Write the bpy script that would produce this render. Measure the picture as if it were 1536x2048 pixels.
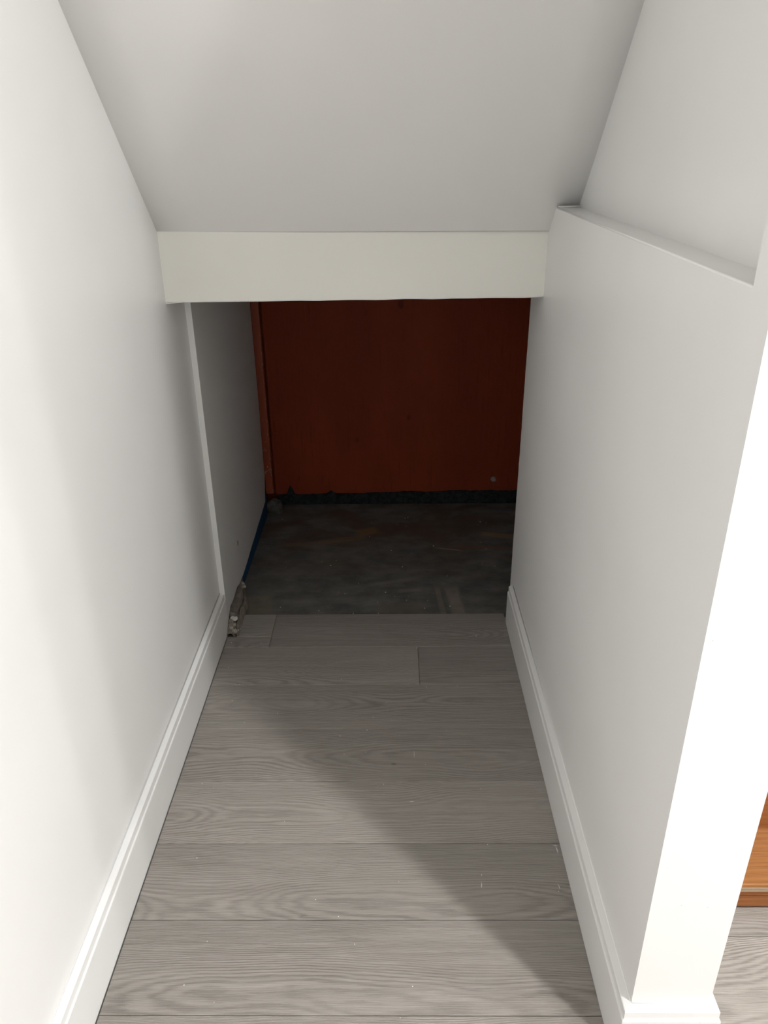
import bpy, bmesh, math, random
from mathutils import Vector, Matrix, noise

random.seed(7)
for o in list(bpy.data.objects):
    bpy.data.objects.remove(o)
scn = bpy.context.scene
C = scn.collection

# ------------------------------------------------------------------ camera
F_PX, PITCH, YAW, ROLL = 1510.44, 0.440407, -0.0144318, -0.0131673
cam_d = bpy.data.cameras.new('camera')
cam = bpy.data.objects.new('camera', cam_d)
C.objects.link(cam)
cam_d.sensor_fit = 'VERTICAL'
cam_d.sensor_height = 24.0
cam_d.lens = F_PX / 2048.0 * 24.0
cam_d.clip_start = 0.02
fw = Vector((math.sin(YAW) * math.cos(PITCH), math.cos(YAW) * math.cos(PITCH), -math.sin(PITCH)))
rt = Vector((math.cos(YAW), -math.sin(YAW), 0))
up = rt.cross(fw)
rt2 = rt * math.cos(ROLL) + up * math.sin(ROLL)
up2 = -rt * math.sin(ROLL) + up * math.cos(ROLL)
M = Matrix((rt2, up2, -fw)).transposed().to_4x4()
M.translation = Vector((0, 0, 1.4))
cam.matrix_world = M
scn.camera = cam

# ------------------------------------------------------------------ world, exposure
w = bpy.data.worlds.new('world')
scn.world = w
w.use_nodes = True
w.node_tree.nodes['Background'].inputs[0].default_value = (0.9, 0.95, 1, 1)
w.node_tree.nodes['Background'].inputs[1].default_value = 0.02
scn.view_settings.view_transform = 'Standard'
scn.view_settings.look = 'None'
scn.view_settings.gamma = 1
scn.view_settings.use_curve_mapping = False
scn.view_settings.exposure = 0.08

# room lamps: (x, y, z, watts, diameter)  -- lit discs of the recessed ceiling lights
HALL_Z = 2.42
LAMPS = [
    (0.72, 0.397, HALL_Z, 25.0, 0.06),
    (2.85, -0.25, HALL_Z, 36.0, 0.16),
    (3.60, 0.02, HALL_Z, 43.0, 0.16),
    (2.20, -1.27, HALL_Z, 33.0, 0.12),  # added lamp, unseen: lights the hall back wall so bounce reaches the header
]

# ------------------------------------------------------------------ helpers
def setp(o, label=None, cat=None, kind=None, group=None):
    if label: o['label'] = label
    if cat: o['category'] = cat
    if kind: o['kind'] = kind
    if group: o['group'] = group
    return o

def link(name, me, mat=None, parent=None):
    o = bpy.data.objects.new(name, me)
    C.objects.link(o)
    if mat is not None and not me.materials:
        me.materials.append(mat)
    if parent is not None:
        o.parent = parent
    return o

def mesh_from(name, verts, faces):
    me = bpy.data.meshes.new(name)
    me.from_pydata([tuple(v) for v in verts], [], faces)
    bm = bmesh.new(); bm.from_mesh(me)
    bmesh.ops.recalc_face_normals(bm, faces=bm.faces)
    bm.to_mesh(me); bm.free()
    return me

def hexa(bm, p):
    """p: 8 points, bottom ring 0-3, top ring 4-7"""
    v = [bm.verts.new(q) for q in p]
    for f in ((3, 2, 1, 0), (4, 5, 6, 7), (0, 1, 5, 4), (1, 2, 6, 5), (2, 3, 7, 6), (3, 0, 4, 7)):
        bm.faces.new([v[i] for i in f])
    return v

def box(bm, a, b):
    x0, y0, z0 = a; x1, y1, z1 = b
    return hexa(bm, [(x0, y0, z0), (x1, y0, z0), (x1, y1, z0), (x0, y1, z0),
                     (x0, y0, z1), (x1, y0, z1), (x1, y1, z1), (x0, y1, z1)])

def fin(bm, name, mat, parent=None, bevel=0, seg=2, smooth=False):
    bmesh.ops.recalc_face_normals(bm, faces=bm.faces)
    if bevel:
        bmesh.ops.bevel(bm, geom=list(bm.edges), offset=bevel, segments=seg, profile=.5, affect='EDGES', clamp_overlap=True)
    me = bpy.data.meshes.new(name)
    bm.to_mesh(me); bm.free()
    if smooth:
        for p in me.polygons: p.use_smooth = True
    return link(name, me, mat, parent)

def boxo(name, a, b, mat, parent=None, bevel=0):
    bm = bmesh.new(); box(bm, a, b)
    return fin(bm, name, mat, parent, bevel)

# ------------------------------------------------------------------ materials
class NT:
    def __init__(s, name, rough=.5, spec=.5):
        s.m = bpy.data.materials.new(name); s.m.use_nodes = True
        s.t = s.m.node_tree
        s.b = s.t.nodes['Principled BSDF']
        s.b.inputs['Roughness'].default_value = rough
        s.b.inputs['Specular IOR Level'].default_value = spec
    def n(s, typ, **kw):
        nd = s.t.nodes.new(typ)
        for k, v in kw.items(): setattr(nd, k, v)
        return nd
    def l(s, a, b): s.t.links.new(a, b)
    def put(s, sock, v):
        if hasattr(v, 'is_output') or isinstance(v, bpy.types.NodeSocket): s.l(v, sock)
        else: sock.default_value = v
    def math(s, op, a, b=0.0, c=None):
        nd = s.n('ShaderNodeMath', operation=op)
        s.put(nd.inputs[0], a); s.put(nd.inputs[1], b)
        if c is not None: s.put(nd.inputs[2], c)
        return nd.outputs[0]
    def vmul(s, v, xyz):
        nd = s.n('ShaderNodeVectorMath', operation='MULTIPLY'); s.put(nd.inputs[0], v); nd.inputs[1].default_value = xyz
        return nd.outputs[0]
    def vadd(s, v, u):
        nd = s.n('ShaderNodeVectorMath', operation='ADD'); s.put(nd.inputs[0], v); s.put(nd.inputs[1], u)
        return nd.outputs[0]
    def noise(s, v, scale, detail=3, rough=.5, dist=0):
        nd = s.n('ShaderNodeTexNoise'); s.put(nd.inputs['Vector'], v)
        nd.inputs['Scale'].default_value = scale; nd.inputs['Detail'].default_value = detail
        nd.inputs['Roughness'].default_value = rough; nd.inputs['Distortion'].default_value = dist
        return nd.outputs[0]
    def ramp(s, f, stops):
        nd = s.n('ShaderNodeValToRGB'); s.put(nd.inputs[0], f)
        cr = nd.color_ramp
        while len(cr.elements) < len(stops): cr.elements.new(.5)
        for e, (p, c) in zip(cr.elements, stops):
            e.position = p; e.color = c if len(c) == 4 else (*c, 1)
        return nd.outputs[0]
    def smooth(s, v, a, b, lo=0., hi=1.):
        nd = s.n('ShaderNodeMapRange', interpolation_type='SMOOTHSTEP'); s.put(nd.inputs[0], v)
        nd.inputs[1].default_value = a; nd.inputs[2].default_value = b
        nd.inputs[3].default_value = lo; nd.inputs[4].default_value = hi
        return nd.outputs[0]
    def mix(s, f, a, b, mode='MIX'):
        nd = s.n('ShaderNodeMix', data_type='RGBA', blend_type=mode)
        s.put(nd.inputs[0], f)
        for i, v in ((6, a), (7, b)):
            if isinstance(v, tuple) and len(v) == 3: v = (*v, 1)
            s.put(nd.inputs[i], v)
        return nd.outputs[2]
    def co(s, kind='Object'): return s.n('ShaderNodeTexCoord').outputs[kind]
    def sep(s, v):
        nd = s.n('ShaderNodeSeparateXYZ'); s.put(nd.inputs[0], v); return nd.outputs
    def bump(s, h, strength=.2, dist=.001):
        nd = s.n('ShaderNodeBump'); s.put(nd.inputs['Height'], h)
        nd.inputs['Strength'].default_value = strength; nd.inputs['Distance'].default_value = dist
        s.l(nd.outputs[0], s.b.inputs['Normal'])
    def col(s, v):
        if isinstance(v, tuple) and len(v) == 3: v = (*v, 1)
        s.put(s.b.inputs['Base Color'], v)

def paint_mat(name, col, rough=.45, stipple=.12):
    t = NT(name, rough, .4)
    c = t.co()
    a = t.noise(c, 3.0, 2)
    t.col(t.mix(t.smooth(a, .3, .7), col, tuple(k * .97 for k in col)))
    h = t.math('ADD', t.noise(c, 420, 2), t.math('MULTIPLY', t.noise(c, 28, 2), .8))
    t.bump(h, stipple, .0006)
    return t.m

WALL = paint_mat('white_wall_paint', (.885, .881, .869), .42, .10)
CEIL = paint_mat('white_ceiling_paint', (.873, .867, .851), .7, .12)
TRIM = paint_mat('white_trim_paint', (.88, .88, .87), .32, .04)
TRIMB = paint_mat('cream_header_paint', (.88, .875, .82), .5, .08)
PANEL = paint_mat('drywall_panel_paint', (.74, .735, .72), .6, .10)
DULL = paint_mat('raw_drywall', (.55, .54, .52), .8, .1)

def wood_plank():
    t = NT('grey_oak_plank', .5, .35)
    c = t.co()
    r = t.n('ShaderNodeObjectInfo').outputs['Random']
    off = t.n('ShaderNodeCombineXYZ')
    t.put(off.inputs[0], t.math('MULTIPLY', r, 61.0)); t.put(off.inputs[1], t.math('MULTIPLY', r, 23.0))
    v = t.vadd(c, off.outputs[0])
    lx, ly, lz = t.sep(c)
    # growth rings cut nearly flat: nested arches along the board, closer lines towards its edges
    yc = t.math('MULTIPLY_ADD', t.math('FRACT', t.math('MULTIPLY', r, 5.17)), .13, -.065)
    dy = t.math('SUBTRACT', ly, yc)
    warp = t.noise(t.vmul(v, (1.5, 4.0, 1)), 1.0, 1.6, .45)
    warp2 = t.noise(t.vmul(v, (11, 70, 1)), 1.0, 3, .6)
    amp = t.math('MULTIPLY_ADD', t.math('FRACT', t.math('MULTIPLY', r, 7.31)), 150.0, 110.0)
    ph = t.math('ADD', t.math('MULTIPLY', t.math('MULTIPLY', dy, dy), 8600.0), t.math('MULTIPLY', ly, 330.0))
    ph = t.math('ADD', ph, t.math('ADD', t.math('MULTIPLY', warp, amp), t.math('MULTIPLY', warp2, 9.0)))
    wave = t.math('MULTIPLY_ADD', t.math('SINE', ph), .5, .5)
    wave = t.math('POWER', wave, 1.6)
    fine = t.noise(t.vmul(v, (14, 520, 1)), 1.0, 4, .65)
    streak = t.noise(t.vmul(v, (3.2, 90, 1)), 1.0, 4, .6)
    mask = t.smooth(t.noise(t.vmul(v, (2.2, 9, 1)), 1.0, 2), .30, .60, .35, 1.)
    fib = t.smooth(fine, .32, .68)
    line = t.math('MULTIPLY', t.math('MULTIPLY', wave, mask), t.smooth(fine, .2, .75, .35, 1.))
    base = t.mix(t.smooth(streak, .3, .7), (.338, .308, .278), (.430, .395, .362))
    base = t.mix(t.math('MULTIPLY', fib, .30), base, (.235, .212, .190))
    base = t.mix(t.math('MULTIPLY', line, .72), base, (.175, .156, .138))
    tone = t.noise(t.vmul(v, (1.3, 3.5, 1)), 1.0, 2)
    base = t.mix(t.smooth(tone, .35, .65, 0, .35), base, (.345, .322, .290), 'MIX')
    # small knots
    kn = t.n('ShaderNodeTexVoronoi'); t.put(kn.inputs['Vector'], t.vmul(v, (2.1, 4.2, 1))); kn.inputs['Scale'].default_value = 1.0
    k = t.smooth(kn.outputs['Distance'], .006, .022, 1., 0.)
    base = t.mix(t.math('MULTIPLY', k, .55), base, (.085, .070, .058))
    pb = t.math('MULTIPLY_ADD', t.math('FRACT', t.math('MULTIPLY', r, 3.77)), .17, .915)
    base = t.mix(1.0, base, t.n('ShaderNodeCombineColor').outputs[0], 'MULTIPLY')
    cc = base.node.inputs[7].links[0].from_node
    for i in range(3): t.put(cc.inputs[i], pb)
    t.col(base)
    h = t.math('SUBTRACT', t.math('MULTIPLY', fib, -.45), t.math('MULTIPLY', line, 1.1))
    t.bump(h, .7, .001)
    t.put(t.b.inputs['Roughness'], t.math('MULTIPLY_ADD', line, .12, .46))
    return t.m
PLANK = wood_plank()

def oak_mat(name, light, dark):
    t = NT(name, .38, .45)
    c = t.co()
    warp = t.noise(t.vmul(c, (1.4, 8, 8)), 1.0, 2)
    s = t.sep(c)
    ph = t.math('ADD', t.math('MULTIPLY', t.math('ADD', s[1], s[2]), 520.0), t.math('MULTIPLY', warp, 60.0))
    wv = t.math('MULTIPLY_ADD', t.math('SINE', ph), .5, .5)
    fine = t.noise(t.vmul(c, (10, 380, 380)), 1.0, 4, .6)
    base = t.mix(t.smooth(fine, .3, .7), light, tuple(a * .6 + b * .4 for a, b in zip(light, dark)))
    base = t.mix(t.math('MULTIPLY', wv, t.smooth(fine, .3, .8, .2, .8)), base, dark)
    t.col(base)
    t.bump(t.math('SUBTRACT', fine, wv), .15, .0006)
    return t.m
OAK = oak_mat('orange_oak_tread', (.41, .185, .066), (.24, .092, .026))
OAKR = oak_mat('orange_oak_riser', (.31, .112, .03), (.18, .055, .012))
NOSE = oak_mat('worn_oak_nosing', (.38, .29, .20), (.25, .17, .10))

def red_mat(name, blue_z=None):
    t = NT(name, .6, .15)
    c = t.co()
    s = t.sep(c)
    big = t.noise(t.vmul(c, (3, 3, 1.4)), 1.0, 3)
    drip = t.noise(t.vmul(c, (70, 70, 5)), 1.0, 4, .6)
    fin_ = t.noise(c, 60, 4, .6)
    col = t.mix(t.smooth(big, .3, .7), (.205, .034, .013), (.255, .044, .016))
    col = t.mix(t.smooth(drip, .56, .72, 0, .35), col, (.13, .022, .011))
    # nicks down to the plaster below the paint
    pit = t.noise(t.vmul(c, (16, 16, 9)), 1.0, 2)
    col = t.mix(t.smooth(pit, .74, .80, 0, .5), col, (.09, .02, .012))
    if blue_z is not None:
        edge = t.math('MULTIPLY_ADD', t.noise(c, 18, 3), .05, blue_z - .015)
        f = t.math('LESS_THAN', s[2], edge)
        col = t.mix(f, col, (.018, .065, .150))
    t.col(col)
    t.bump(t.math('ADD', t.math('MULTIPLY', drip, 1.0), t.math('MULTIPLY', fin_, .7)), .6, .004)
    return t.m
RED = red_mat('brick_red_wall_paint')
REDBLUE = red_mat('brick_red_over_blue_paint', .115)

def red_post():
    t = NT('chipped_red_paint', .42, .4)
    c = t.co(); s = t.sep(c)
    n1 = t.noise(t.vmul(c, (60, 60, 30)), 1.0, 4, .6)
    col = t.mix(t.noise(t.vmul(c, (40, 40, 6)), 1.0, 3), (.30, .066, .030), (.37, .085, .04))
    low = t.smooth(s[2], .12, .30, 1., .12)
    chip = t.math('MULTIPLY', t.smooth(n1, .64, .69), low)
    col = t.mix(chip, col, (.60, .55, .48))
    t.col(col)
    t.bump(n1, .4, .002)
    return t.m
REDPOST = red_post()

def concrete():
    t = NT('stained_dark_concrete', .62, .3)
    c = t.co(); s = t.sep(c)
    n1 = t.noise(t.vmul(c, (3.2, 5.5, 1)), 1.0, 5, .6, .6)
    n2 = t.noise(t.vmul(c, (9, 14, 1)), 1.0, 5, .65)
    n3 = t.noise(c, 120, 3)
    col = t.mix(t.smooth(n2, .3, .72), (.108, .110, .106), (.198, .196, .184))
    # brown water staining, mostly in the deeper half of the slab
    brown = t.math('MULTIPLY', t.smooth(n1, .40, .60), t.smooth(s[1], 2.35, 2.75))
    col = t.mix(t.math('MULTIPLY', brown, .75), col, (.12, .080, .054))
    sm = t.noise(t.vmul(c, (2.0, 9, 1)), 1.0, 4, .6, 1.2)
    col = t.mix(t.math('MULTIPLY', t.smooth(sm, .60, .70), .35), col, (.15, .12, .085))
    # trowelled mortar marks left where a wall stood
    def patch(x, y, rx, ry, ang, colr, amt):
        dx = t.math('SUBTRACT', s[0], x); dy = t.math('SUBTRACT', s[1], y)
        ca, sa = math.cos(ang), math.sin(ang)
        u = t.math('DIVIDE', t.math('ADD', t.math('MULTIPLY', dx, ca), t.math('MULTIPLY', dy, sa)), rx)
        v = t.math('DIVIDE', t.math('SUBTRACT', t.math('MULTIPLY', dy, ca), t.math('MULTIPLY', dx, sa)), ry)
        d = t.math('MAXIMUM', t.math('ABSOLUTE', u), t.math('ABSOLUTE', v))
        d = t.math('ADD', d, t.math('MULTIPLY', t.math('SUBTRACT', n2, .5), 1.6))
        f = t.math('MULTIPLY', t.smooth(d, .55, 1.15, amt * 1.0, 0.), t.smooth(n2, .25, .6, .45, 1.))
        return f, colr
    for pa in ((.212, 2.255, .026, .105, .10, (.30, .265, .22), .75), (.160, 2.255, .010, .11, .08, (.28, .245, .19), .65),
               (.02, 2.21, .10, .05, .0, (.17, .135, .105), .5),
               (.42, 2.76, .075, .022, -.25, (.30, .22, .12), .8), (.33, 2.66, .12, .014, -.05, (.22, .12, .075), .8),
               (-.11, 2.80, .05, .035, .4, (.27, .16, .075), .75), (-.23, 2.72, .12, .022, .28, (.24, .16, .10), .7), (-.36, 2.69, .10, .02, .05, (.20, .14, .10), .6), (-.05, 2.38, .16, .012, .25, (.24, .23, .21), .5), (-.30, 2.26, .16, .02, .05, (.24, .235, .22), .5), (.06, 2.33, .05, .012, .1, (.26, .25, .23), .6),
               (.22, 2.64, .06, .006, -.25, (.30, .25, .19), .8),
               (-.47, 2.24, .05, .075, .2, (.24, .21, .165), .8)):
        f, cl = patch(*pa)
        col = t.mix(f, col, cl)
    t.col(col)
    t.bump(t.math('ADD', n2, t.math('MULTIPLY', n3, .3)), .35, .004)
    return t.m
CONC = concrete()

def rough_mat(name, c1, c2, scale, bump=.6):
    t = NT(name, .9, .15)
    c = t.co()
    n = t.noise(c, scale, 5, .7)
    t.col(t.mix(t.smooth(n, .35, .65), c1, c2))
    t.bump(n, bump, .003)
    return t.m
MORTAR = rough_mat('crumbled_mortar', (.20, .175, .15), (.30, .265, .225), 45, .4)
MORTARD = rough_mat('dark_mortar', (.055, .055, .05), (.12, .115, .105), 60)
TAR = rough_mat('black_tar', (.010, .012, .015), (.03, .033, .034), 50)
PLASTER = rough_mat('white_plaster', (.70, .69, .66), (.82, .81, .78), 90, .2)
GREYP = rough_mat('grey_putty', (.22, .20, .18), (.34, .32, .29), 90, .3)
METAL = NT('lamp_trim_white', .4).m
METAL.node_tree.nodes['Principled BSDF'].inputs['Base Color'].default_value = (.85, .85, .85, 1)
LENS = NT('lamp_lens', .3)
LENS.b.inputs['Emission Color'].default_value = (1, .97, .92, 1); LENS.b.inputs['Emission Strength'].default_value = 12
LENS = LENS.m

# ------------------------------------------------------------------ dimensions (metres)
WL, WR = -.558, .3826           # faces of the two side walls
BBL, BBR = -.542, .3672         # faces of the baseboards
YE = .779                       # near end of the right wall
XO = .5108                      # far face of the right wall
XREC = .4345                    # recessed upper part of the right wall
YB = 3.085                      # back wall
ROW0, PW = 2.1632, .188486      # last plank edge, plank width
STAIR_R = 1.45
HX1, HY0 = 4.6, -1.7            # hall

# ------------------------------------------------------------------ floor with planks
floor = setp(boxo('floor', (WL - .1, HY0 - .1, -.12), (HX1 + .1, ROW0 - .01, -.0095), DULL),
             'grey wood plank floor running from the hall into the niche', 'floor', 'structure')
def plank(x0, x1, y0, y1):
    g = .0005
    bm = bmesh.new()
    lx, ly = (x1 - x0) / 2 - g, (y1 - y0) / 2 - g
    vs = box(bm, (-lx, -ly, -.009), (lx, ly, 0))
    es = [e for e in bm.edges if all(v.co.z > -.001 for v in e.verts)]
    bmesh.ops.recalc_face_normals(bm, faces=bm.faces)
    bmesh.ops.bevel(bm, geom=es, offset=.0014, segments=1, affect='EDGES')
    me = bpy.data.meshes.new('plank'); bm.to_mesh(me); bm.free()
    o = link('plank', me, PLANK, floor)
    o.location = ((x0 + x1) / 2, (y0 + y1) / 2, 0)
    return o
fl_cuts = {0: [-.398], 1: [.073]}
k = 0
y1 = ROW0
while y1 > HY0:
    y0 = max(y1 - PW, HY0)
    if y0 > .60:                      # inside the niche
        xs = [-.541] + fl_cuts.get(k, []) + [.3685]
        if k == 0:
            # the outer corner of the last row is broken away beside the crumbled mortar
            plank(-.512, -.398, y0 + .058, y1); plank(-.541, -.398, y0, y0 + .058); plank(-.398, .3685, y0, y1)
        elif y0 > YE:
            for a, b in zip(xs, xs[1:]): plank(a, b, y0, y1)
        else:
            plank(-.541, .45, y0, y1)
    else:
        x = -.541; first = .35 + ((k * 37) % 11) / 11 * .85
        step = first
        while x < HX1:
            x1_ = min(x + step, HX1)
            if HX1 - x1_ < .15: x1_ = HX1
            plank(x, x1_, y0, y1)
            x = x1_; step = 1.22
    ylast = y0
    y1 = y0; k += 1
ygrid = ROW0
while ygrid - PW > .60: ygrid -= PW
for ya, yb in ((.997, 1.0615), (.809, .997), (ygrid, .809)):
    xa = XO + .02 if ya > YE else .45
    if ya < YE:
        plank(.45, 1.30, ya, YE - .02); plank(1.30, 2.5, ya, YE - .02); plank(2.5, HX1, ya, YE - .02)
        plank(XO + .02, STAIR_R, YE - .02, yb)
    else:
        plank(xa, STAIR_R, ya, yb)

concrete_floor = setp(boxo('concrete_floor', (-.72, ROW0 - .01, -.12), (STAIR_R, YB + .05, -.0095), CONC),
                      'dark stained bare concrete slab at the back of the niche', 'floor', 'structure')

# ------------------------------------------------------------------ left wall
setp(boxo('wall_left', (WL - .12, HY0, -.01), (WL, 2.068, 2.9), WALL),
     'long white painted wall on the left of the niche', 'wall', 'structure')
# masonry behind the end panel: red paint above, old blue paint at its foot
bm = bmesh.new()
box(bm, (-.70, 2.068, -.0095), (-.5655, YB, 1.10)); box(bm, (-.5655, 2.068, -.0095), (-.5495, 2.965, .105))
setp(fin(bm, 'wall_left_back', REDBLUE), 'red wall with blue painted foot behind the left panel', 'wall', 'structure')
# end panel (a second layer of board), flush with the baseboard, cut short above the slab
bm = bmesh.new()
ya, yb_ = 2.068, 2.925
prof = [(ya, .137), (ya, 1.10), (yb_, 1.10), (yb_ + .012, .55), (yb_ + .004, .19), (yb_ - .03, .088)]
for i in range(1, 9):
    f = i / 9
    prof.append((yb_ - .03 - f * .60, .088 - f * .045 + random.uniform(-.002, .002)))
prof += [(2.285, .050), (2.24, .062), (2.17, .056), (2.12, .060), (2.085, .045), (2.068, .02)]
lo = [bm.verts.new((-.5490, a, b)) for a, b in prof]
hi = [bm.verts.new((BBL, a, b)) for a, b in prof]
bm.faces.new(lo); bm.faces.new(hi[::-1])
for i in range(len(prof)):
    j = (i + 1) % len(prof)
    bm.faces.new((lo[i], lo[j], hi[j], hi[i]))
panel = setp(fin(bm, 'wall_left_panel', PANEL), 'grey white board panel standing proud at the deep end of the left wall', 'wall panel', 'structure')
boxo('edge_bead', (WL + .0002, 2.0655, .139), (BBL + .0006, 2.0685, 1.099), TRIM, panel, .0006)
bm = bmesh.new()
for i in range(4):
    zc = .186 + i * .004; yc = 2.318 + (i % 2) * .002
    hexa(bm, [(BBL - .0002, yc - .003, zc - .002), (BBL + .0009, yc - .002, zc - .002), (BBL + .0009, yc + .002, zc - .002), (BBL - .0002, yc + .003, zc - .002),
              (BBL - .0002, yc - .002, zc + .003), (BBL + .0006, yc - .001, zc + .003), (BBL + .0006, yc + .001, zc + .003), (BBL - .0002, yc + .002, zc + .003)])
nk = fin(bm, 'paint_nick', TAR, panel)

# ------------------------------------------------------------------ right wall (thick below, set back above a ledge)
def rag(z):
    return 2.150 + .020 * (1 - z / 1.04) + .004 * noise.noise((0, 3.1, z * 9)) + .0035 * noise.noise((5, 0, z * 34))
bm = bmesh.new()
zs = [i * .02 for i in range(0, 58)]
NZ = len(zs)
def ledge(y): return 1.2705 + (y - .8314) * (1.2878 - 1.2705) / (1.88 - .8314)
rows = []
for z in zs:
    yb2 = rag(z)
    rows.append([(WR, YE, z), (WR, yb2 - .012, z), (WR + .0015, yb2, z), (XO, yb2 + .01, z), (XO, YE, z)])
vr = [[bm.verts.new(p) for p in r] for r in rows]
for a, b in zip(vr, vr[1:]):
    for i in range(5):
        j = (i + 1) % 5
        bm.faces.new((a[i], a[j], b[j], b[i]))
bm.faces.new(vr[0][::-1]); bm.faces.new(vr[-1])
for f in bm.faces: f.smooth = False
# upper half of the thick part: top follows the ledge
zt = zs[-1]
hexa(bm, [(WR, YE, zt), (XO, YE, zt), (XO, 2.15, zt), (WR, 2.15, zt),
          (WR, YE, ledge(YE)), (XO, YE, ledge(YE)), (XO, 2.15, ledge(2.15)), (WR, 2.15, ledge(2.15))])
# near pilaster at full thickness, and the set-back upper wall
hexa(bm, [(WR, YE, ledge(YE)), (XO, YE, ledge(YE)), (XO, .8295, ledge(.8295)), (WR, .8295, ledge(.8295)),
          (WR, YE, 2.9), (XO, YE, 2.9), (XO, .8295, 2.9), (WR, .8295, 2.9)])
hexa(bm, [(XREC, .8295, ledge(.8295)), (XO, .8295, ledge(.8295)), (XO, YB, ledge(2.15)), (XREC, YB, ledge(2.15)),
          (XREC, .8295, 2.9), (XO, .8295, 2.9), (XO, YB, 2.9), (XREC, YB, 2.9)])
wall_right = setp(fin(bm, 'wall_right', WALL), 'white wall on the right with a long ledge and ragged deep edge', 'wall', 'structure')
# paint beads that catch the light along the ledge and the outer corners
def bar(name, a, b, r, mat, parent):
    a, b = Vector(a), Vector(b); d = (b - a).normalized()
    u = d.orthogonal().normalized(); v = d.cross(u)
    bm = bmesh.new(); rings = []
    for p in (a, b):
        rings.append([bm.verts.new(p + u * math.cos(t) * r + v * math.sin(t) * r) for t in [i * math.pi / 4 for i in range(8)]])
    for i in range(8):
        j = (i + 1) % 8
        bm.faces.new((rings[0][i], rings[0][j], rings[1][j], rings[1][i]))
    bm.faces.new(rings[0][::-1]); bm.faces.new(rings[1])
    return fin(bm, name, mat, parent, smooth=True)
bar('ledge_bead', (WR + .001, 1.8785, ledge(1.88) + .0012), (XREC, 1.8745, ledge(1.88) + .0024), .0022, TRIM, wall_right)
bar('ledge_bead', (WR + .0012, .831, ledge(.831) - .0012), (WR + .0012, 1.885, ledge(1.885) - .0012), .0022, TRIM, wall_right)

bm = bmesh.new()
for fx, fz, fr in ((.430, .376, .0022), (.472, .390, .0014), (.469, .372, .0018), (.393, .855, .0014), (.396, .457, .0016)):
    g0 = bmesh.ops.create_icosphere(bm, subdivisions=1, radius=fr)['verts']
    for v in g0: v.co = Vector((v.co.x + fx, v.co.y * .4 + YE, v.co.z + fz))
fin(bm, 'paint_fleck', WALL, wall_right, smooth=True)['kind'] = 'stuff'

# ------------------------------------------------------------------ sloping ceiling and header
bm = bmesh.new()
NR, NCX = 24, 8
def ceil_pt(u, v):
    """u: 0 left .. 1 right, v: 0 at the header .. 1 top; straight on the left, easing into the header on the right"""
    yl, yr = 1.9007 + v * (.66 - 1.9007), 1.9650 + v * (.66 - 1.9650)
    zl = 1.2411 + 1.021 * (1.9007 - yl)
    zr = 1.2929 + 1.038 * (1.8743 - yr) + .0295 * math.exp(-((1.9650 - yr) / .11))
    x = -.60 + u * 1.07
    return Vector((x, yl + u * (yr - yl), zl + u * (zr - zl)))
low = [[bm.verts.new(ceil_pt(i / NCX, (j / NR) ** 1.8)) for i in range(NCX + 1)] for j in range(NR + 1)]
upv = [[bm.verts.new(v.co + Vector((0, .09, .09))) for v in r] for r in low]
for g_ in (low, upv):
    for r0, r1 in zip(g_, g_[1:]):
        for i in range(NCX): bm.faces.new((r0[i], r0[i + 1], r1[i + 1], r1[i])).smooth = True
for j in (0, NR):
    for i in range(NCX): bm.faces.new((low[j][i], low[j][i + 1], upv[j][i + 1], upv[j][i]))
for i in (0, NCX):
    for j in range(NR): bm.faces.new((low[j][i], low[j + 1][i], upv[j + 1][i], upv[j][i]))
setp(fin(bm, 'ceiling_slope', CEIL), 'smooth white sloping ceiling under the upper stairs', 'ceiling', 'structure')

bm = bmesh.new()
N = 40
front_b, front_t, back_b, back_t = [], [], [], []
for i in range(N + 1):
    f = i / N; x = WL + f * (WR - WL)
    y = 1.8985 + f * (1.9648 - 1.8985)
    zb = 1.0800 + f * (1.0724 - 1.0800) + .0016 * noise.noise((x * 14, 0, 0)) + (-.0035 if i == 0 else -.0015 if i == 1 else 0)
    zt_ = 1.2450 + f * (1.2330 - 1.2450)
    front_b.append(bm.verts.new((x, y, zb))); front_t.append(bm.verts.new((x, y + .001, zt_)))
    back_b.append(bm.verts.new((x, y + .10, zb + .001))); back_t.append(bm.verts.new((x, y + .10, zt_ + .05)))
for i in range(N):
    j = i + 1
    bm.faces.new((front_b[i], front_b[j], front_t[j], front_t[i]))
    bm.faces.new((front_b[i], back_b[i], back_b[j], front_b[j]))
    bm.faces.new((back_b[i], back_t[i], back_t[j], back_b[j]))
    bm.faces.new((front_t[i], front_t[j], back_t[j], back_t[i]))
bm.faces.new((front_b[0], front_t[0], back_t[0], back_b[0])); bm.faces.new((front_b[N], back_b[N], back_t[N], front_t[N]))
header = setp(fin(bm, 'trim_1', TRIMB), 'cream white header board across the niche opening', 'header', 'structure')
def zig(name, pts, r, mat, parent):
    bm = bmesh.new(); rings = []
    for p in pts:
        rings.append([bm.verts.new((p[0], p[1] + r * math.cos(t), p[2] + r * math.sin(t))) for t in [i * math.pi / 3 for i in range(6)]])
    for a, b in zip(rings, rings[1:]):
        for i in range(6):
            j = (i + 1) % 6
            bm.faces.new((a[i], a[j], b[j], b[i]))
    bm.faces.new(rings[0]); bm.faces.new(rings[-1][::-1])
    return fin(bm, name, mat, parent, smooth=True)
zig('paint_lip', [(WL + f * (WR - WL), 1.8983 + f * (1.9648 - 1.8985), 1.0806 + f * (1.0724 - 1.0800) + .0014 * noise.noise(((WL + f * (WR - WL)) * 14, 0, 0))) for f in [i / 40 for i in range(41)]], .0014, TRIM, header)

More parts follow.
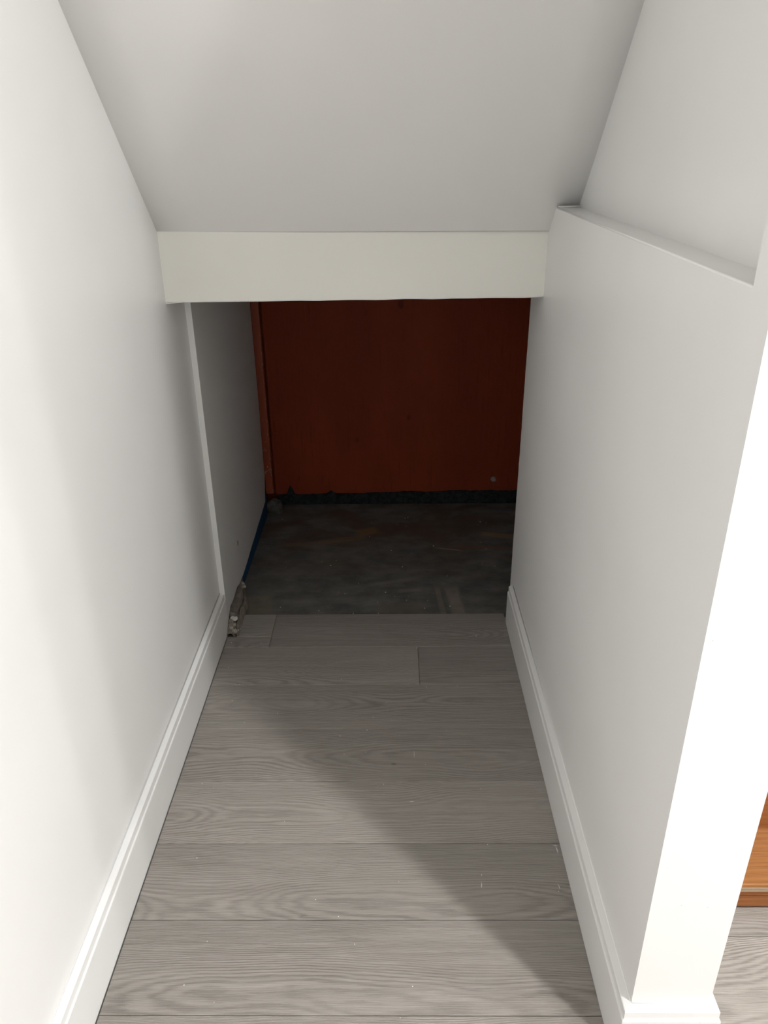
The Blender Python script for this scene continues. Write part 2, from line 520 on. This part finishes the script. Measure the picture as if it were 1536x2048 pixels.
# ------------------------------------------------------------------ baseboards
PROF = [(0, 0), (.0160, 0), (.0160, .1165), (.0148, .1185), (.0134, .1190), (.0130, .1205), (.0130, .1362), (.0122, .1374), (.0110, .1382), (0, .1440)]
def sweep(name, path, mat):
    """path: list of (point on wall line, outward dir 2d) ; profile swept between mitred points"""
    bm = bmesh.new(); rings = []
    for (px, py), (nx, ny) in path:
        rings.append([bm.verts.new((px + nx * d, py + ny * d, z + .0006)) for d, z in PROF])
    n = len(PROF)
    for a, b in zip(rings, rings[1:]):
        for i in range(n):
            j = (i + 1) % n
            bm.faces.new((a[i], a[j], b[j], b[i]))
    bm.faces.new(rings[0]); bm.faces.new(rings[-1][::-1])
    return fin(bm, name, mat)
bl = setp(sweep('baseboard_left', [((WL, HY0), (1, 0)), ((WL, 2.0675), (1, 0))], TRIM), 'white stepped baseboard along the left wall', 'baseboard', 'structure')
br = setp(sweep('baseboard_right', [((WR, 2.108), (-1, 0)), ((WR, YE), (-1, -1)), ((XO, YE), (1, -1)), ((XO, 1.0605), (1, 0))], TRIM), 'white stepped baseboard wrapping the near end of the right wall', 'baseboard', 'structure')
# soft caulk fillets above the boards
bar('caulk_line', (WL + .0006, HY0, .1448), (WL + .0006, 2.062, .1448), .0022, TRIM, bl)
bar('caulk_line', (WR - .0006, YE + .002, .1448), (WR - .0006, 2.10, .1448), .0020, TRIM, br)
bar('caulk_line', (WR, YE - .0006, .1448), (XO, YE - .0006, .1448), .0020, TRIM, br)

# ------------------------------------------------------------------ back wall of the niche
bm = bmesh.new(); box(bm, (-.5255, YB, -.0095), (STAIR_R, YB + .1, 1.12)); box(bm, (-.72, YB + .03, -.0095), (-.5255, YB + .1, 1.12))
wall_back = setp(fin(bm, 'wall_back', RED),
                 'dark brick red painted wall at the back of the niche', 'wall', 'structure')
# black tarred foot with an uneven upper edge and two runs
bm = bmesh.new()
xs = [-.52 + i * .02 for i in range(98)]
top, bot, topb = [], [], []
for x in xs:
    zt_ = .036 + .012 * max(0, min(1, (x + .4) / .7)) + .006 * noise.noise((x * 9, 1, 0)) + .004 * noise.noise((x * 40, 2, 0))
    if abs(x + .46) < .011: zt_ += .042
    if abs(x + .28) < .009: zt_ += .012
    top.append(bm.verts.new((x, YB - .0035, zt_))); bot.append(bm.verts.new((x, YB - .010 - .004 * noise.noise((x * 12, 4, 0)), -.0092)))
    topb.append(bm.verts.new((x, YB + .001, zt_ + .003)))
for i in range(len(xs) - 1):
    bm.faces.new((bot[i], bot[i + 1], top[i + 1], top[i])); bm.faces.new((top[i], top[i + 1], topb[i + 1], topb[i]))
setp(fin(bm, 'baseboard_back', TAR), 'uneven black tarred strip along the foot of the red wall', 'skirting', 'structure')
# putty spot on the wall
bm = bmesh.new(); bmesh.ops.create_icosphere(bm, subdivisions=2, radius=.013)
for v in bm.verts:
    v.co *= 1 + .35 * noise.noise(v.co * 90); v.co.y *= .25
pt = fin(bm, 'putty_patch', GREYP, wall_back, smooth=True); pt.location = (.4413, YB - .001, .103)
# narrow painted post in the left corner
bm = bmesh.new()
box(bm, (-.5653, YB - .030, .052), (-.5325, YB - .0005, 1.10))
post = setp(fin(bm, 'post', REDPOST, None, .0025), 'narrow red painted wooden post with white paint chips in the back corner', 'post')
bm = bmesh.new()
random.seed(5)
for i in range(26):
    z = .06 + random.random() ** 1.6 * .85; r = random.uniform(.0012, .0030)
    if i < 7: z = .165 + random.uniform(-.012, .012)
    x = -.5330 - abs(random.gauss(0, .0012)) if i >= 7 else random.uniform(-.562, -.535)
    vs = [bm.verts.new((x + r * random.uniform(.4, 1) * math.cos(t), YB - .0307, z + r * random.uniform(.8, 2.4) * math.sin(t))) for t in [k * math.pi / 3 for k in range(6)]]
    vb = [bm.verts.new((v.co.x, YB - .0299, v.co.z)) for v in vs]
    bm.faces.new(vs)
    for k2 in range(6): bm.faces.new((vs[k2], vb[k2], vb[(k2 + 1) % 6], vs[(k2 + 1) % 6]))
fin(bm, 'paint_chip', GREYP, post)['kind'] = 'stuff'

# ------------------------------------------------------------------ landing over the niche, stairwell and hall shell (beyond the frame)
setp(boxo('ceiling_niche', (-.70, 2.07, 1.125), (STAIR_R, YB, 1.20), DULL), 'rough underside of the stair landing above the niche', 'ceiling', 'structure')
setp(boxo('wall_niche_blocker', (.93, 2.20, -.0095), (1.0, YB, 1.12), RED), 'unseen red side wall added under the oak stairs to darken the niche', 'wall', 'structure')  # added out of view, keeps the right side of the niche dark
setp(boxo('wall_stairwell', (STAIR_R, YE, -.0095), (STAIR_R + .12, YB, 2.9), WALL), 'white wall on the far side of the oak stairs', 'wall', 'structure')
setp(boxo('wall_landing', (-.70, YB, 1.125), (STAIR_R + .12, YB + .1, 2.9), WALL), 'white wall above the stair landing', 'wall', 'structure')
setp(boxo('wall_hall_front', (STAIR_R + .12, YE, -.0095), (HX1, YE + .12, 2.9), WALL), 'white hall wall beside the stairwell', 'wall', 'structure')
setp(boxo('wall_hall_right', (HX1, HY0, -.0095), (HX1 + .12, YE + .12, 2.9), WALL), 'white wall at the right end of the hall', 'wall', 'structure')
setp(boxo('wall_hall_back', (WL - .12, HY0 - .12, -.0095), (HX1 + .12, HY0, 2.9), WALL), 'white hall wall behind the viewpoint', 'wall', 'structure')
setp(boxo('ceiling', (WL - .12, HY0, HALL_Z), (HX1, YE, HALL_Z + .1), CEIL), 'flat white hall ceiling', 'ceiling', 'structure')
setp(boxo('ceiling_stairwell', (-.70, YE, 2.9), (STAIR_R + .12, YB + .1, 3.0), CEIL), 'flat white ceiling over the stairwell', 'ceiling', 'structure')

# ------------------------------------------------------------------ oak staircase to the right
st = bpy.data.objects.new('staircase', None); C.objects.link(st)
st.location = (XO, 1.063, 0)
setp(st, 'orange oak staircase rising beyond the right wall', 'staircase')
L0 = Vector(st.location)
def sp(name, a, b, mat, bevel=0):
    o = boxo(name, Vector(a) - L0, Vector(b) - L0, mat, st, bevel); return o
SX0, SX1 = XO + .0005, STAIR_R - .0005
tz = [.071, .262, .453, .644, .835, 1.026, 1.20]
ty = [1.063, 1.196, 1.376, 1.556, 1.736, 1.916, 2.096]
for i in range(7):
    zb = 0.0 if i == 0 else tz[i - 1]
    zt_ = tz[i] - .020
    if i == 0:
        sp('riser', (SX0, ty[0], .0305), (SX1, ty[0] + .015, zt_), OAKR, .0008)
        sp('kick_board', (SX0, ty[0] - .0015, .0003), (SX1, ty[0] + .015, .0300), OAKR, .0008)
    else:
        sp('riser', (SX0, ty[i], zb - .002), (SX1, ty[i] + .015, zt_), OAKR, .0008)
    ye = ty[i + 1] if i < 6 else 2.20
    sp('tread', (SX0, ty[i] - .006, zt_), (SX1, ye + .004, tz[i]), OAK, .002)
    sp('nosing', (SX0, ty[i] - .0085, zt_ + .001), (SX1, ty[i] - .0062, zt_ + .0125), NOSE, .0008)

# ------------------------------------------------------------------ recessed ceiling lights of the hall, the last one added for bounce
for i, (lx, ly, lz, wt, dia) in enumerate(LAMPS):
    e = bpy.data.objects.new('recessed_light', None); C.objects.link(e); e.location = (lx, ly, lz)
    setp(e, ('round white recessed ceiling light nearest the oak stairs', 'round white recessed ceiling light over the middle of the hall',
             'round white recessed ceiling light toward the right end of the hall', 'unseen round ceiling light added behind the viewpoint for frontal bounce')[i], 'ceiling light', None, 'recessed hall lights')
    bm = bmesh.new(); n = 32; R0, R1 = dia / 2, dia / 2 + .022
    def ring(r, z): return [bm.verts.new((r * math.cos(t), r * math.sin(t), z)) for t in [k * 2 * math.pi / n for k in range(n)]]
    a, b, c2 = ring(R0, -.0005), ring(R0 + .004, -.006), ring(R1, -.0005)
    for p, q in ((a, b), (b, c2)):
        for k in range(n): bm.faces.new((p[k], p[(k + 1) % n], q[(k + 1) % n], q[k]))
    fin(bm, 'trim_ring', METAL, e, smooth=True)
    bm = bmesh.new()
    bmesh.ops.create_circle(bm, cap_ends=True, segments=32, radius=R0)
    for v in bm.verts: v.co.z = -.0012
    fin(bm, 'lens', LENS, e)
    ld = bpy.data.lights.new('lamp', 'AREA'); ld.shape = 'DISK'; ld.size = dia; ld.energy = wt; ld.color = (1, .995, .985)
    lo_ = bpy.data.objects.new('lamp', ld); C.objects.link(lo_); lo_.parent = e; lo_.location = (0, 0, -.012)

# ------------------------------------------------------------------ broken mortar, lump, plaster crumbs
bm = bmesh.new()
NY, NX = 46, 12
g = []
for i in range(NY + 1):
    f = i / NY; y = 2.035 + f * .330
    xr = -.5035 - .006 * f - .042 * max(0, (f - .55) / .45) ** 1.3 + .004 * noise.noise((0, y * 40, 0))
    xl = -.5492 if y > 2.069 else -.5412
    r = []
    for j in range(NX + 1):
        u = j / NX; x = xl + (xr - xl) * u
        rgh = 1.0 if f < .24 or f > .88 else .35
        hgt = (.038 if y > 2.069 else .030) * (1 - u ** 3) * min(1, f * 9 + .25) * (1 - .35 * max(0, (f - .8) / .2))
        hgt += rgh * (.009 * noise.noise((x * 55, y * 28, 1)) + .006 * noise.noise((x * 130, y * 90, 3))) * (1 if 0 < j < NX else 0)
        # groove between the sill remnant and its mortar bed
        gx = .62 + .1 * noise.noise((0, y * 22, 9))
        hgt -= .016 * math.exp(-((u - gx) / .07) ** 2)
        if .15 < f < .23 and u < .55: hgt -= .022
        r.append(bm.verts.new((x, y, max(-.007, hgt - .006 * (u == 1)))))
    g.append(r)
for a, b in zip(g, g[1:]):
    for j in range(NX): bm.faces.new((a[j], a[j + 1], b[j + 1], b[j]))
# underside
ub = [[bm.verts.new((v.co.x, v.co.y, -.009)) for v in (r[0], r[-1])] for r in g]
for i in range(NY):
    bm.faces.new((g[i][-1], ub[i][1], ub[i + 1][1], g[i + 1][-1])); bm.faces.new((g[i][0], g[i + 1][0], ub[i + 1][0], ub[i][0]))
    bm.faces.new((ub[i][0], ub[i + 1][0], ub[i + 1][1], ub[i][1]))
mort = setp(fin(bm, 'broken_mortar', MORTAR), 'crumbled strip of broken mortar at the foot of the left wall', 'mortar')
random.seed(3)
CRUMB = rough_mat('pale_mortar_crumb', (.30, .27, .235), (.48, .44, .39), 120, .5)
for cx, cy, cr, cz in ((-.531, 2.052, .0085, .022), (-.519, 2.047, .0095, .012), (-.524, 2.066, .0065, .024), (-.535, 2.071, .0055, .030), (-.512, 2.058, .006, .008),
                       (-.541, 2.318, .008, .030), (-.533, 2.305, .0075, .026), (-.508, 2.072, .004, .004)):
    bm = bmesh.new(); bmesh.ops.create_icosphere(bm, subdivisions=2, radius=cr)
    for v in bm.verts: v.co *= 1 + .45 * noise.noise(v.co * 160 + Vector((cx * 90, cy * 70, 0)))
    o = fin(bm, 'mortar_crumb', CRUMB, mort); o.location = (cx, cy, cz)
# white plaster flake lying in it
bm = bmesh.new()
pts = [(-.011, -.004), (-.004, -.007), (.006, -.006), (.012, -.001), (.009, .005), (.002, .004), (-.004, .007), (-.010, .004)]
vb = [bm.verts.new((x, y, 0)) for x, y in pts]; vt = [bm.verts.new((x * .94, y * .92, .003)) for x, y in pts]
bm.faces.new(vb[::-1]); bm.faces.new(vt)
for i in range(8): bm.faces.new((vb[i], vb[(i + 1) % 8], vt[(i + 1) % 8], vt[i]))
fl = setp(fin(bm, 'plaster_flake', PLASTER), 'small white plaster flake lying on the broken mortar', 'plaster flake')
fl.location = (-.530, 2.098, .026); fl.rotation_euler = (math.radians(24), 0, math.radians(6)); fl.scale = (1.15, 1.5, 1.0)
# dark lump in the back corner
bm = bmesh.new(); bmesh.ops.create_icosphere(bm, subdivisions=3, radius=.040)
for v in bm.verts:
    v.co *= 1 + .28 * noise.noise(v.co * 34) + .10 * noise.noise(v.co * 110)
    if v.co.z < -.020: v.co.z = -.020
lump = setp(fin(bm, 'mortar_lump', MORTARD, None, smooth=False), 'round dark mortar lump on the slab below the red post', 'mortar lump')
lump.location = (-.522, 3.008, .0105)

# plaster crumbs and paint scuffs scattered over planks and slab
bm = bmesh.new()
random.seed(11)
spots = []
def crumb(x, y, r, z0):
    n = 5; a0 = random.random() * 6
    vb = [bm.verts.new((x + r * random.uniform(.6, 1.2) * math.cos(a0 + k * 2 * math.pi / n), y + r * random.uniform(.6, 1.2) * math.sin(a0 + k * 2 * math.pi / n), z0)) for k in range(n)]
    tp = bm.verts.new((x, y, z0 + r * .8))
    bm.faces.new(vb[::-1])
    for k in range(n): bm.faces.new((vb[k], vb[(k + 1) % n], tp))
for i in range(46):
    y = random.uniform(.80, 2.12); crumb(random.uniform(-.50, .34), y, random.uniform(.0007, .0016), .0001)
for i in range(40):
    y = 2.18 + random.random() ** 1.5 * .8; crumb(random.uniform(-.48, .42), y, random.uniform(.0013, .0032), -.0094)
for x, y in ((.262, 2.03), (-.522, 2.0), (-.505, 1.87), (.07, 1.966)):
    crumb(x, y, .0022, .0001)
def sliver(a, b, wd):
    a, b = Vector((*a, .0001)), Vector((*b, .0001)); n = Vector((-(b - a).y, (b - a).x, 0)).normalized() * wd
    m = (a + b) / 2 + n * .6
    v0 = [bm.verts.new(p) for p in (a, m + n, b, m - n)]
    tp = bm.verts.new(m + Vector((0, 0, wd * .5)))
    bm.faces.new(v0[::-1])
    for k in range(4): bm.faces.new((v0[k], v0[(k + 1) % 4], tp))
sliver((.181, 1.121), (.179, 1.104), .0011); sliver((.183, 1.140), (.1828, 1.135), .0010)
sliver((.342, 1.116), (.344, 1.100), .0008); crumb(.340, 1.097, .0014, .0001)
sliver((.356, 1.214), (.358, 1.190), .0012); sliver((.350, 1.215), (.362, 1.212), .0010)
sliver((.048, 1.515), (.0475, 1.485), .0006); sliver((.03, 1.34), (.046, 1.341), .0009)
setp(fin(bm, 'plaster_crumbs', PLASTER), 'tiny white plaster crumbs scattered over planks and slab', 'crumbs', 'stuff')
